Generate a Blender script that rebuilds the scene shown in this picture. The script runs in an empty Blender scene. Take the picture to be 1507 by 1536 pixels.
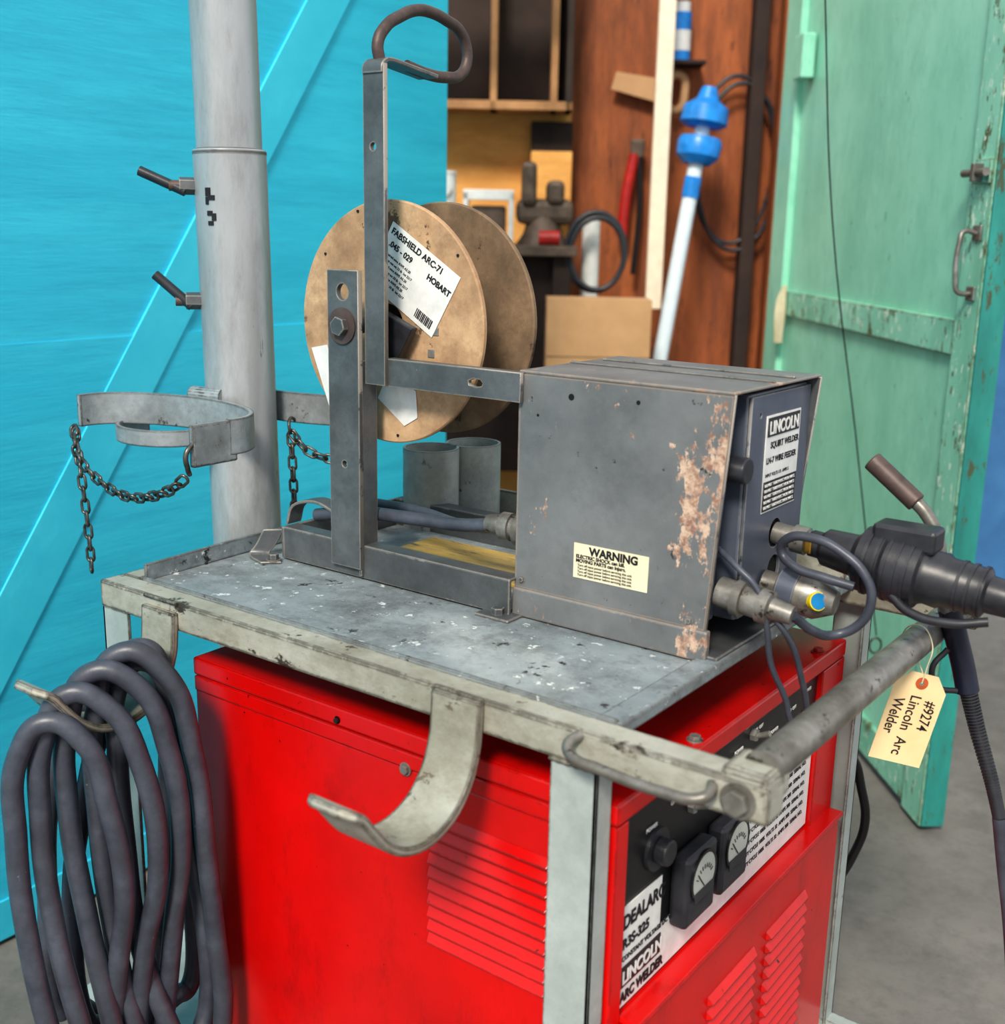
import bpy, math, random
from mathutils import Vector, Matrix
random.seed(7)
S=bpy.context.scene
try:
    S.view_settings.view_transform='Standard'
    S.view_settings.look='Medium High Contrast'
except Exception: pass
V=Vector
def lin(c):
    o=[]
    for k in c:
        k/=255.0
        o.append(k/12.92 if k<=.04045 else ((k+.055)/1.055)**2.4)
    return tuple(o)+(1,)

# ------------------------------------------------------------ materials
def newmat(name):
    m=bpy.data.materials.new(name); m.use_nodes=True
    nt=m.node_tree; b=nt.nodes['Principled BSDF']
    return m,nt,b
def N(nt,t,**k):
    n=nt.nodes.new(t)
    for a,v in k.items(): setattr(n,a,v)
    return n
def noise(nt,scale,detail=6,rough=.6,sc=(1,1,1),loc=(0,0,0)):
    tc=N(nt,'ShaderNodeTexCoord'); mp=N(nt,'ShaderNodeMapping')
    mp.inputs['Scale'].default_value=sc; mp.inputs['Location'].default_value=loc
    nt.links.new(tc.outputs['Object'],mp.inputs[0])
    n=N(nt,'ShaderNodeTexNoise'); n.inputs['Scale'].default_value=scale
    n.inputs['Detail'].default_value=detail; n.inputs['Roughness'].default_value=rough
    nt.links.new(mp.outputs[0],n.inputs['Vector']); return n.outputs[0]
def ramp(nt,src,a,b):
    r=N(nt,'ShaderNodeMapRange'); r.inputs[1].default_value=a; r.inputs[2].default_value=b
    nt.links.new(src,r.inputs[0]); return r.outputs[0]
def mix(nt,fac,c1,c2):
    m=N(nt,'ShaderNodeMix',data_type='RGBA')
    if not isinstance(fac,(int,float)): nt.links.new(fac,m.inputs[0])
    else: m.inputs[0].default_value=fac
    for c,i in ((c1,6),(c2,7)):
        if isinstance(c,tuple): m.inputs[i].default_value=c
        else: nt.links.new(c,m.inputs[i])
    return m.outputs[2]
def mth(nt,op,a,b,c=None):
    m=N(nt,'ShaderNodeMath',operation=op)
    for i,x in enumerate((a,b,c)):
        if x is None: continue
        if isinstance(x,(int,float)): m.inputs[i].default_value=x
        else: nt.links.new(x,m.inputs[i])
    return m.outputs[0]
def mul(nt,a,b): return mth(nt,'MULTIPLY',a,b)
def bump(nt,b,src,st=.3,dist=.002):
    n=N(nt,'ShaderNodeBump'); n.inputs['Strength'].default_value=st; n.inputs['Distance'].default_value=dist
    nt.links.new(src,n.inputs['Height']); nt.links.new(n.outputs[0],b.inputs['Normal'])
def edgewear(nt,c,rad,col,amt=.55):
    """worn paint along sharp edges"""
    bv=N(nt,'ShaderNodeBevel'); bv.samples=4; bv.inputs[0].default_value=rad
    ge=N(nt,'ShaderNodeNewGeometry'); d=N(nt,'ShaderNodeVectorMath',operation='DOT_PRODUCT')
    nt.links.new(bv.outputs[0],d.inputs[0]); nt.links.new(ge.outputs['True Normal'],d.inputs[1])
    e=ramp(nt,d.outputs['Value'],.999,.95)
    n=noise(nt,48,8,.75,(1,1,1),(7,7,2))
    f=ramp(nt,mth(nt,'MULTIPLY_ADD',e,.30,n),amt+.20,amt+.25)
    f=mul(nt,f,ramp(nt,e,.02,.12))
    return mix(nt,f,c,lin(col))
def paint(name,base,var=None,chip=None,chipth=.62,chips=30,rough=.5,metal=0,var_scale=6,bst=.3,stretch=(1,1,1),chip2=None,grime=None,edge=None,scratch=None,grime_amt=.7):
    m,nt,b=newmat(name)
    base=lin(base); var=lin(var) if var else tuple(x*.75 for x in base[:3])+(1,)
    c=mix(nt,ramp(nt,noise(nt,var_scale,8,.65,stretch),.35,.68),base,var)
    if grime: c=mix(nt,mul(nt,ramp(nt,noise(nt,4.3,10,.78,stretch,(3,1,2)),.46,.64),grime_amt),c,lin(grime))
    if grime: c=mix(nt,mul(nt,ramp(nt,noise(nt,21,10,.8,stretch,(1,4,2)),.5,.68),grime_amt*.8),c,lin(grime))
    if scratch:
        f=mul(nt,ramp(nt,noise(nt,16,6,.8,(1,9,3),(3,3,3)),.64,.68),.7); c=mix(nt,f,c,lin(scratch))
        f=mul(nt,ramp(nt,noise(nt,14,6,.8,(9,1.5,3),(1,8,3)),.65,.69),.7); c=mix(nt,f,c,lin(scratch))
    if chip:
        f=ramp(nt,noise(nt,chips,10,.76,stretch,(5,5,5)),chipth,chipth+.03); c=mix(nt,f,c,lin(chip))
    if chip2:
        f2=ramp(nt,noise(nt,chips*2.3,6,.7,stretch,(9,2,5)),chipth+.02,chipth+.05); c=mix(nt,f2,c,lin(chip2))
    if edge: c=edgewear(nt,c,edge[0],edge[1],edge[2] if len(edge)>2 else .45)
    nt.links.new(c,b.inputs['Base Color'])
    b.inputs['Roughness'].default_value=rough; b.inputs['Metallic'].default_value=metal
    bump(nt,b,noise(nt,chips*1.3,8,.7,stretch),bst)
    return m
def plain(name,c,rough=.5,metal=0,v=.8):
    return paint(name,c,tuple(x*v for x in c),None,rough=rough,metal=metal,bst=.08,var_scale=25)

M_tray=paint('worn_tray_paint',(154,164,168),(128,138,143),(42,42,42),.60,19,.5,.1,7,.3,chip2=(204,210,210),grime=(88,92,94),scratch=(66,66,66),edge=(.005,(74,70,64)),grime_amt=.8)
M_bar=paint('worn_grey_paint',(180,180,170),(146,146,134),(62,54,46),.615,24,.5,.12,9,.4,(.6,.6,1),chip2=(104,94,80),grime=(116,110,92),edge=(.006,(58,50,42),.36))
M_post=paint('post_grey_paint',(178,188,186),(152,162,160),(60,56,50),.645,34,.45,.1,8,.2,edge=(.004,(66,60,52),.40),grime=(140,146,142),grime_amt=.5)
M_mast=paint('mast_silver_paint',(180,185,188),(150,155,158),(96,96,96),.63,16,.32,.3,5,.12,(1,1,.25),grime=(132,134,134))
M_dark=paint('dark_steel_paint',(104,108,111),(80,84,87),(150,134,118),.66,26,.42,.25,10,.25,grime=(70,72,73),edge=(.003,(156,150,142),.47))
M_rod=paint('rusty_rod',(100,84,80),(70,60,58),(130,104,90),.62,60,.5,.3,20,.3)
M_feedin=paint('feeder_blue_grey',(90,98,112),(76,83,97),(40,40,44),.69,34,.36,.15,10,.15,edge=(.003,(140,140,140),.5))
M_cradle=paint('cradle_paint',(160,168,172),(130,138,143),(66,58,50),.615,20,.42,.15,12,.25,edge=(.004,(58,50,44),.38),grime=(104,108,108))
M_rub=paint('black_rubber',(80,86,98),(50,54,64),(124,126,132),.66,34,.38,0,14,.25,grime=(58,60,68))
M_blackpl=paint('black_plastic',(50,52,58),(34,35,40),(100,100,102),.68,50,.38,0,30,.15)
M_navy=paint('navy_grip',(30,36,56),(22,26,40),None,rough=.35)
M_chain=paint('chain_steel',(110,108,104),(60,56,52),None,rough=.35,metal=.7,var_scale=60)
M_metal=paint('zinc_metal',(156,156,152),(98,95,90),(56,50,44),.59,34,.38,.45,20,.25,grime=(100,96,88))
M_brass=paint('brass',(190,150,70),None,rough=.3,metal=.9)
M_wh=plain('label_white',(226,228,226),.4,0,.9)
M_dial=plain('dial_grey',(186,190,184),.3,0,.92)
M_cream=paint('label_cream',(226,220,192),(206,198,168),(120,100,80),.66,60,.5)
M_blk=plain('label_black',(26,26,29),.35)
M_ink=plain('ink',(26,26,32),.6)
M_red2=plain('screw_red',(140,30,24),.4)
M_hole=plain('hole_black',(10,10,11),.8)
M_tag=paint('manila_tag',(236,212,168),(222,194,146),None,rough=.7)
M_blue=plain('blue_sticker',(20,130,190),.3)
M_yel=plain('yellow_sticker',(230,210,40),.4)
M_teal_can=paint('cup_paint',(168,176,172),(136,144,142),(64,62,56),.61,24,.5,.1,10,.3,edge=(.003,(70,64,56),.4),grime=(120,124,120))
M_yelplate=paint('yellow_plate',(196,166,90),(150,126,76),(84,78,60),.56,12,.42,0,5,.2,(1,6,1),grime=(120,104,74))
def redmat():
    m,nt,b=newmat('glossy_red_paint')
    c=mix(nt,ramp(nt,noise(nt,3,7,.6),.35,.7),lin((208,12,10)),lin((172,8,8)))
    c=mix(nt,ramp(nt,noise(nt,70,5,.6,(1,1,1),(4,2,1)),.69,.73),c,lin((64,14,14)))
    c=mix(nt,mul(nt,ramp(nt,noise(nt,9,8,.8,(1,1,.4),(8,2,1)),.54,.78),.65),c,lin((100,14,14)))
    c=edgewear(nt,c,.003,(84,20,18),.48)
    nt.links.new(c,b.inputs['Base Color']); b.inputs['Roughness'].default_value=.25
    bump(nt,b,noise(nt,4,3,.5),.14,.01); return m
M_red=redmat()
def covermat():
    m,nt,b=newmat('feeder_cover_paint')
    c=mix(nt,ramp(nt,noise(nt,8,8,.65),.35,.68),lin((120,123,125)),lin((98,101,103)))
    c=mix(nt,mul(nt,ramp(nt,noise(nt,5,10,.8,(1,1,1),(8,8,1)),.5,.68),.5),c,lin((80,82,83)))
    tc=N(nt,'ShaderNodeTexCoord'); sp=N(nt,'ShaderNodeSeparateXYZ'); nt.links.new(tc.outputs['Object'],sp.inputs[0])
    n=noise(nt,13,10,.72,(1.7,1.5,1),(2,7,1))
    edge=mul(nt,ramp(nt,sp.outputs[0],-.69,-.625),ramp(nt,sp.outputs[1],1.31,1.30))
    f=ramp(nt,mth(nt,'MULTIPLY_ADD',edge,.145,n),.635,.648)
    chip=mix(nt,ramp(nt,noise(nt,60,5,.7),.4,.6),lin((204,178,158)),lin((142,108,92)))
    c=mix(nt,f,c,chip)
    c=mix(nt,ramp(nt,noise(nt,45,6,.7,(1,1,1),(1,1,9)),.66,.69),c,lin((60,56,54)))
    c=mix(nt,ramp(nt,noise(nt,22,8,.8,(3,3,.6),(6,1,4)),.665,.69),c,lin((160,150,142)))
    c=edgewear(nt,c,.003,(158,140,124),.46)
    nt.links.new(c,b.inputs['Base Color']); b.inputs['Roughness'].default_value=.44; b.inputs['Metallic'].default_value=.1
    bump(nt,b,noise(nt,50,8,.7),.25); return m
M_cover=covermat()
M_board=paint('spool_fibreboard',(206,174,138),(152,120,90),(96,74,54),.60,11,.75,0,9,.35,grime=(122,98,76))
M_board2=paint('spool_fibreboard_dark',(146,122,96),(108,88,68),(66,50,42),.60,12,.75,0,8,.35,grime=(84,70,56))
M_turq=paint('turquoise_paint',(66,202,230),(50,188,220),(28,144,172),.69,10,.5,0,2.2,.7,(1,.3,3.0),grime=(48,176,208))
M_turq2=paint('turquoise_brace_paint',(72,206,232),(56,192,222),(34,144,168),.68,14,.5,0,4,.6,(1,1,1))
M_green=paint('seafoam_paint',(160,220,196),(136,204,178),(84,128,98),.635,22,.36,0,3,.4,(1,1,.5),grime=(120,188,164))
M_green2=paint('seafoam_worn',(152,212,188),(116,182,158),(84,92,62),.565,26,.45,0,5,.5,(1,1,.4),chip2=(220,232,214),edge=(.008,(80,80,54),.42))
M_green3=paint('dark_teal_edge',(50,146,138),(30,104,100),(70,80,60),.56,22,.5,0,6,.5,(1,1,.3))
M_conc=paint('concrete',(122,119,114),(103,101,97),(134,132,124),.66,8,.75,0,1.5,.4,grime=(88,87,84))
M_brwn=paint('brown_ply',(166,94,48),(124,66,34),(76,40,26),.60,7,.7,0,3,.3,(3,3,.5),grime=(92,50,30))
M_ora=paint('orange_ply',(232,176,100),(200,138,70),(156,104,56),.64,8,.7,0,3,.3,(1,1,3))
M_frame=paint('wood_frame',(176,132,90),(140,102,66),None,rough=.7)
M_dkwood=paint('dark_wood',(56,42,36),(36,27,24),None,rough=.8)
M_card=paint('cardboard',(186,148,110),(170,134,98),None,rough=.85)
M_stick=plain('white_wood',(232,218,196),.7,0,.93)
M_whpole=plain('white_pole',(210,224,232),.4,0,.95)
M_bluepl=plain('blue_plastic',(30,140,225),.35)
M_clut=paint('clutter_grey',(110,94,82),(66,56,49),None,rough=.6,metal=.2,var_scale=14)
M_dkblue=paint('blue_wall_paint',(60,112,160),(48,96,142),None,rough=.6)
M_redtool=plain('red_tool',(180,40,36),.4)
M_cloth=paint('cloth',(214,206,180),(170,160,130),None,rough=.9)

# ------------------------------------------------------------ mesh helpers
def grp(name,parent=None):
    e=bpy.data.objects.new(name,None); S.collection.objects.link(e); e.empty_display_size=.1; e.parent=parent; return e
def link(o,parent):
    S.collection.objects.link(o); o.parent=parent; return o
def mesh(name,vs,fs,mat,parent,bev=0,smooth=False,M=None,ang=35):
    import bmesh
    me=bpy.data.meshes.new(name)
    if M is not None: vs=[M@V(v) for v in vs]
    me.from_pydata([tuple(v) for v in vs],[],fs); me.validate(); me.update()
    bm=bmesh.new(); bm.from_mesh(me); bmesh.ops.recalc_face_normals(bm,faces=bm.faces); bm.to_mesh(me); bm.free()
    me.materials.append(mat)
    if smooth:
        for p in me.polygons: p.use_smooth=True
        try: me.set_sharp_from_angle(angle=math.radians(ang))
        except Exception: pass
    o=bpy.data.objects.new(name,me); link(o,parent)
    if bev:
        m=o.modifiers.new('bevel','BEVEL'); m.width=bev; m.segments=2; m.limit_method='ANGLE'
    return o
def box(name,x0,x1,y0,y1,z0,z1,mat,parent,bev=.002,M=None):
    vs=[(x,y,z) for x in(x0,x1) for y in(y0,y1) for z in(z0,z1)]
    fs=[(0,1,3,2),(4,6,7,5),(0,4,5,1),(2,3,7,6),(0,2,6,4),(1,5,7,3)]
    return mesh(name,vs,fs,mat,parent,bev,False,M)
def lathe(name,p0,p1,prof,mat,parent,seg=32,caps=True,M=None,bev=0,sm=True):
    p0=V(p0);p1=V(p1);ax=(p1-p0); n=ax.normalized()
    a=n.orthogonal().normalized(); b=n.cross(a)
    vs=[];fs=[]
    for t,r in prof:
        c=p0+ax*t
        for i in range(seg):
            w=2*math.pi*i/seg; vs.append(c+a*(r*math.cos(w))+b*(r*math.sin(w)))
    for j in range(len(prof)-1):
        for i in range(seg):
            k=(i+1)%seg; fs.append((j*seg+i,j*seg+k,(j+1)*seg+k,(j+1)*seg+i))
    if caps:
        fs.append(tuple(range(seg))); fs.append(tuple((len(prof)-1)*seg+i for i in range(seg)))
    return mesh(name,vs,fs,mat,parent,bev,sm,M)
def cyl(name,p0,p1,r,mat,parent,seg=32,r2=None,M=None,bev=0,sm=True):
    return lathe(name,p0,p1,[(0,r),(1,r if r2 is None else r2)],mat,parent,seg,True,M,bev,sm)
def pipe(name,p0,p1,r,th,mat,parent,seg=40):
    return lathe(name,p0,p1,[(0,r-th),(0,r),(1,r),(1,r-th),(0,r-th)],mat,parent,seg,False)
def tube(name,pts,r,mat,parent,closed=False,M=None,poly=False,res=10):
    cu=bpy.data.curves.new(name,'CURVE'); cu.dimensions='3D'; cu.bevel_depth=r; cu.bevel_resolution=5
    cu.use_fill_caps=True; cu.resolution_u=res
    pts=[(M@V(p) if M is not None else V(p)) for p in pts]
    sp=cu.splines.new('BEZIER'); sp.bezier_points.add(len(pts)-1)
    for q,p in zip(sp.bezier_points,pts):
        q.co=p; q.handle_left_type=q.handle_right_type='AUTO'
    sp.use_cyclic_u=closed; cu.materials.append(mat)
    return link(bpy.data.objects.new(name,cu),parent)
def resample(pts,n,closed=False):
    pts=[V(p) for p in pts]; out=[]; L=len(pts)
    segs=L if closed else L-1
    for i in range(segs):
        p1=pts[i];p2=pts[(i+1)%L]
        p0=pts[i-1] if (i>0 or closed) else p1*2-p2
        p3=pts[(i+2)%L] if (i+2<L or closed) else p2*2-p1
        for k in range(n):
            t=k/n
            out.append(.5*((2*p1)+(p2-p0)*t+(2*p0-5*p1+4*p2-p3)*t*t+(3*p1-p0-3*p2+p3)*t**3))
    if not closed: out.append(pts[-1])
    return out
def ribbon(name,path,w,th,mat,parent,n=6,bev=.0015,taper=None):
    P=resample(path,n) if n>1 else [V(p) for p in path]; w=V(w); vs=[];fs=[]
    for i,p in enumerate(P):
        t=(P[min(i+1,len(P)-1)]-P[max(i-1,0)]).normalized(); nn=t.cross(w).normalized()*(th/2)
        k=1 if taper is None else taper(i/(len(P)-1))
        vs+= [p+w*k+nn,p-w*k+nn,p-w*k-nn,p+w*k-nn]
    for i in range(len(P)-1):
        for j in range(4):
            k=(j+1)%4; fs.append((4*i+j,4*i+k,4*i+4+k,4*i+4+j))
    fs.append((0,1,2,3)); e=4*(len(P)-1); fs.append((e,e+1,e+2,e+3))
    return mesh(name,vs,fs,mat,parent,bev,True,ang=50)
def circ(cx,cy,r,n=24,sx=1): return [(cx+sx*r*math.cos(2*math.pi*i/n),cy+r*math.sin(2*math.pi*i/n)) for i in range(n)]
def plate(name,outline,holes,th,mat,parent,M,bev=.0008):
    cu=bpy.data.curves.new(name,'CURVE'); cu.dimensions='2D'; cu.fill_mode='BOTH'; cu.extrude=th/2; cu.bevel_depth=bev
    for loop in [outline]+holes:
        sp=cu.splines.new('POLY'); sp.points.add(len(loop)-1)
        for q,p in zip(sp.points,loop): q.co=(p[0],p[1],0,1)
        sp.use_cyclic_u=True
    cu.materials.append(mat); o=bpy.data.objects.new(name,cu); link(o,parent); o.matrix_local=M; return o
def rect(x0,x1,y0,y1): return [(x0,y0),(x1,y0),(x1,y1),(x0,y1)]
MY=lambda y:Matrix(((1,0,0,0),(0,0,-1,y),(0,1,0,0),(0,0,0,1)))
MX=lambda x:Matrix(((0,0,1,x),(1,0,0,0),(0,1,0,0),(0,0,0,1)))
def text(name,s,M,size,mat,parent,bold=0,align='LEFT',sx=1):
    cu=bpy.data.curves.new(name,'FONT'); cu.body=s; cu.size=size; cu.extrude=.0003; cu.offset=bold; cu.align_x=align
    cu.materials.append(mat); o=bpy.data.objects.new(name,cu); link(o,parent); o.matrix_local=M@Matrix.Diagonal((sx,1,1,1)); return o
def T2(M,x,y,rot=0): return M@Matrix.Translation((x,y,0))@Matrix.Rotation(rot,4,'Z')
def chain(name,pts,mat,parent,ll=.026,rr=.0026,wd=.0072):
    P=resample(pts,20); vs=[];fs=[]
    acc=0;cs=[P[0]];step=ll*.74
    for a,b in zip(P,P[1:]):
        acc+=(b-a).length
        if acc>=step: cs.append(b);acc=0
    for i in range(len(cs)-1):
        t=(cs[i+1]-cs[i]).normalized(); c=(cs[i]+cs[i+1])/2
        s=t.cross(V((.57,-.78,.24))).normalized(); o=t.cross(s)
        s=(s*.5+o*.87).normalized() if i%2 else (s*.9+o*.3).normalized()
        o=t.cross(s).normalized()
        nseg=14;m=6;base=len(vs)
        for j in range(nseg):
            w=2*math.pi*j/nseg; cx=math.cos(w);sy=math.sin(w)
            h=(ll/2-wd)*(1 if cx>0 else -1)
            p=c+t*(h+wd*cx)+s*(wd*sy); rad=(t*cx+s*sy).normalized()
            for k in range(m):
                q=2*math.pi*k/m; vs.append(p+rad*(rr*math.cos(q))+o*(rr*math.sin(q)))
        for j in range(nseg):
            for k in range(m):
                j2=(j+1)%nseg;k2=(k+1)%m
                fs.append((base+j*m+k,base+j2*m+k,base+j2*m+k2,base+j*m+k2))
    return mesh(name,vs,fs,mat,parent,0,True,ang=80)
def hexbolt(name,p,n,r,h,mat,parent):
    p=V(p);n=V(n).normalized()
    cyl(name+'_washer',p,p+n*h*.25,r*1.35,mat,parent,24)
    cyl(name+'_head',p+n*h*.25,p+n*h,r,mat,parent,6,sm=False,bev=r*.1)

th=math.atan2(.5913,.8065)
UV=Matrix.Rotation(th,4,'Z')      # yard frame (x=across the doorway, y=into the workshop)

# ------------------------------------------------------------ ground and shell
g=grp('floor'); box('concrete_slab',-8,8,-4,12,-.1,0,M_conc,g,0)
g=grp('wall_left')
box('panel',-2.14,-2.1,-.6,2.575,0.012,3.2,M_turq,g,.003)
def brace(name,y0,z0,y1,z1,w):
    d=V((0,y1-y0,z1-z0)).normalized(); n=V((0,-d.z,d.y))*w/2
    a=V((-2.1,y0,z0));b=V((-2.1,y1,z1)); o=V((.007,0,0))
    vs=[a+n,a-n,b-n,b+n]; vs=vs+[v+o for v in vs]
    mesh(name,vs,[(0,1,2,3),(4,5,6,7),(0,1,5,4),(1,2,6,5),(2,3,7,6),(3,0,4,7)],M_turq2,g,.001)
brace('diagonal_brace',.72,-.0+.02,2.86-.35,2.55,.105)
box('lower_plank',-2.1,-2.097,-.6,2.575,.012,1.245,M_turq,g,0)
box('bottom_rail',-2.097,-2.091,-.6,2.575,.012,.10,M_turq2,g,.001)
box('top_rail',-2.1,-2.07,-.6,2.575,2.6,2.75,M_turq2,g,.002)

g=grp('wall_back')
box('brown_panel',.262,2.6,5.2,5.26,0,3.2,M_brwn,g,0,UV)
box('orange_panel',-2.2,.262,5.2,5.26,0,3.2,M_ora,g,0,UV)
box('dark_post',1.0,1.06,5.1,5.2,0,3.2,M_dkwood,g,.004,UV)
box('wood_post',1.10,1.2,5.0,5.1,0,3.2,M_brwn,g,.004,UV)
g=grp('wall_right'); box('panel',1.62,4.5,4.7,4.8,0,3.2,M_dkblue,g,.003,UV)
g=grp('wall_side'); box('panel',-2.2,-2.1,3.6,5.2,0,3.2,M_dkwood,g,.003,UV)

# ------------------------------------------------------------ seafoam door
g=grp('door_1')
D=V((-.649,.761,0)).normalized(); DM=Matrix(((D.x,-D.y,0,-.76),(D.y,D.x,0,2.853),(0,0,1,0),(0,0,0,1)))
box('panel',-.03,1.52,-.045,-.016,.03,3.0,M_green,g,.002,DM)
box('near_stile',-.065,.05,-.05,0,.015,3.0,M_green2,g,.004,DM)
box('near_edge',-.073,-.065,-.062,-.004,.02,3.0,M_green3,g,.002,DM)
box('hinge_stile',1.40,1.56,-.05,0.006,.02,3.0,M_green,g,.004,DM)
box('middle_rail',.05,1.40,-.05,0,1.205,1.29,M_green2,g,.004,DM)
box('bottom_rail',.05,1.40,-.05,0,.03,.13,M_green2,g,.004,DM)
box('top_rail',.05,1.40,-.05,0,2.75,3.0,M_green2,g,.004,DM)
box('hinge_block',1.27,1.36,-.01,.035,1.98,2.12,M_green,g,.006,DM)
tube('pull_handle',[(-.025,.0,1.49),(-.025,.035,1.495),(-.03,.045,1.47),(-.03,.045,1.385),(-.025,.035,1.36),(-.025,.0,1.355)],.006,M_metal,g,M=DM)
box('pull_plate_top',-.045,-.005,0,.006,1.475,1.51,M_metal,g,.002,DM)
box('pull_plate_bottom',-.045,-.005,0,.006,1.34,1.372,M_metal,g,.002,DM)
box('latch_plate',-.06,.01,0,.008,1.60,1.655,M_green2,g,.002,DM)
cyl('latch_bolt',(-.07,.02,1.625),(.04,.02,1.625),.009,M_metal,g,16,M=DM); box('latch_keeper',-.03,-.015,.0,.032,1.605,1.645,M_metal,g,.002,DM)
g=grp('hanging_rag')
ribbon('cloth',[DM@V(p) for p in [(1.335,.012,1.31),(1.335,.022,1.27),(1.33,.026,1.22),(1.335,.024,1.16),(1.34,.022,1.11)]],(.016,0.01,0),.012,M_cloth,g,6,.003,taper=lambda t:.35+.65*math.sin(min(1,t*1.2)*2.4))
g=grp('hanging_wire')
tube('wire',[(.693,2.783,2.03),(.77,2.84,1.52),(.90,2.9,.95),(1.03,3.0,.42)],.0018,M_blk,g,M=UV)
tube('ring',[(1.03+.016*math.cos(a),3.0,.39+.022*math.sin(a)) for a in [i*math.pi/4 for i in range(8)]],.003,M_chain,g,closed=True,M=UV)

# ------------------------------------------------------------ workshop contents
g=grp('wall_cabinet')
box('back',-.9,.25,5.1,5.19,1.97,2.9,M_dkwood,g,0,UV)
for i,u in enumerate((-.9,-.45,-.07,.175,.235)): box('upright_%d'%i,u-.014,u+.014,4.93,5.1,1.95,2.9,M_frame if i<4 else M_dkwood,g,.003,UV)
box('bottom_board',-.9,.25,4.93,5.1,1.95,1.985,M_frame,g,.003,UV)
box('middle_shelf',-.9,.25,4.98,5.1,2.55,2.57,M_frame,g,.003,UV)
g=grp('storage_box')
box('dark_opening',.09,.262,5.08,5.19,1.80,1.92,M_dkwood,g,.003,UV); box('front_board',.09,.262,5.05,5.19,1.58,1.80,M_ora,g,.003,UV)
g=grp('workbench')
box('top',-1.6,.27,4.6,5.0,1.38,1.42,M_clut,g,.004,UV)
for i,u in enumerate((-1.55,-.4,.18)): box('leg_%d'%i,u,u+.07,4.65,4.72,0,1.38,M_dkwood,g,.004,UV)
box('drawer_front',-1.5,.2,4.72,4.98,.5,1.38,M_dkwood,g,.004,UV)
g=grp('bench_vise')
lathe('base',(.14,4.8,1.42),(.14,4.8,1.53),[(0,.11),(.4,.08),(1,.06)],M_clut,g,24,M=UV)
box('body',.03,.26,4.74,4.86,1.50,1.60,M_clut,g,.03,UV)
box('fixed_jaw',.05,.11,4.72,4.88,1.57,1.74,M_clut,g,.02,UV); box('moving_jaw',.15,.22,4.72,4.88,1.58,1.67,M_clut,g,.02,UV)
cyl('red_knob',(.20,4.62,1.45),(.12,4.62,1.45),.028,M_redtool,g,20,M=UV)
g=grp('storage_bin')
for i,(a,b) in enumerate([(-.18,-.16),(0,.02)]): box('side_%d'%i,a,b,4.72,4.95,1.42,1.62,M_wh,g,.003,UV)
box('rim',-.18,.02,4.72,4.74,1.59,1.63,M_wh,g,.003,UV); box('floor_board',-.18,.02,4.72,4.95,1.42,1.435,M_wh,g,.003,UV); box('contents',-.15,-.01,4.76,4.93,1.435,1.57,M_clut,g,.01,UV)
g=grp('paint_can'); lathe('can',(-.26,4.78,1.42),(-.26,4.78,1.70),[(0,.05),(.95,.05),(.96,.053),(1,.053)],M_wh,g,24,M=UV)
tube('bail',[(-.31,4.78,1.66),(-.26,4.72,1.60),(-.21,4.78,1.66)],.003,M_metal,g,M=UV)
g=grp('white_batten')
box('batten',.575,.64,4.86,4.90,1.17,2.9,M_stick,g,.003,UV)
g=grp('extension_pole')
a=V((.785,4.85,2.02));b=V((.50,4.72,.0))
cyl('shaft',b,a,.03,M_whpole,g,20,M=UV)
ax=(a-b)
def at(t): return b+ax*t
lathe('upper_funnel',at(.935),at(1.01),[(0,.07),(.1,.095),(.5,.09),(.7,.045),(1,.03)],M_bluepl,g,24,M=UV)
lathe('lower_funnel',at(.865),at(.915),[(0,.055),(.3,.085),(.8,.09),(1,.08)],M_bluepl,g,24,M=UV)
cyl('blue_band',at(.80),at(.84),.034,M_bluepl,g,20,M=UV)
g=grp('cardboard_box'); box('carton',.15,.54,4.36,4.52,0,1.235,M_card,g,.004,UV)
box('carton_flap',.15,.54,4.355,4.36,1.02,1.235,M_card,g,.001,UV)
g=grp('hand_saw')
mesh('blade',[(.42,5.14,2.06),(.44,5.14,2.13),(.66,5.14,2.10),(.66,5.14,2.0),(.42,5.15,2.06),(.44,5.15,2.13),(.66,5.15,2.10),(.66,5.15,2.0)],[(0,1,2,3),(4,5,6,7),(0,1,5,4),(1,2,6,5),(2,3,7,6),(3,0,4,7)],M_card,g,0,False,UV)
tube('grip',[(.66,5.14,2.10),(.71,5.14,2.12),(.73,5.14,2.05),(.70,5.14,1.98),(.66,5.14,2.0)],.018,M_card,g,closed=True,M=UV)
g=grp('spray_can'); cyl('can',(.70,5.12,2.17),(.70,5.12,2.36),.04,M_bluepl,g,20,M=UV); cyl('label',(.70,5.12,2.21),(.70,5.12,2.29),.041,M_wh,g,20,M=UV)
cyl('cap',(.70,5.12,2.36),(.70,5.12,2.40),.034,M_wh,g,20,M=UV)
box('shelf',.64,.8,5.05,5.2,2.155,2.17,M_dkwood,g,.002,UV)
g=grp('bolt_cutter')
tube('handle_1',[(.53,5.12,1.80),(.50,5.12,1.62),(.49,5.12,1.46)],.024,M_redtool,g,M=UV); tube('handle_2',[(.55,5.12,1.80),(.56,5.12,1.6),(.545,5.12,1.3)],.012,M_blk,g,M=UV)
box('jaw',.51,.57,5.1,5.14,1.78,1.86,M_clut,g,.01,UV)
g=grp('air_hose')
for k in range(2): tube('loop_%d'%k,[(.95+.02*k+.17*math.cos(a),5.12-.01*k,1.78-.03*k+.34*math.sin(a)) for a in [i*math.pi/6 for i in range(12)]],.009,M_blackpl,g,closed=True,M=UV)
g=grp('extension_cord')
for k in range(2): tube('loop_%d'%k,[(.345+.006*k+(.115-.01*k)*math.cos(a),4.66-.012*k,1.40-.008*k+(.15-.012*k)*math.sin(a)) for a in [i*math.pi/6 for i in range(12)]],.011,M_blackpl,g,closed=True,M=UV)
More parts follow.
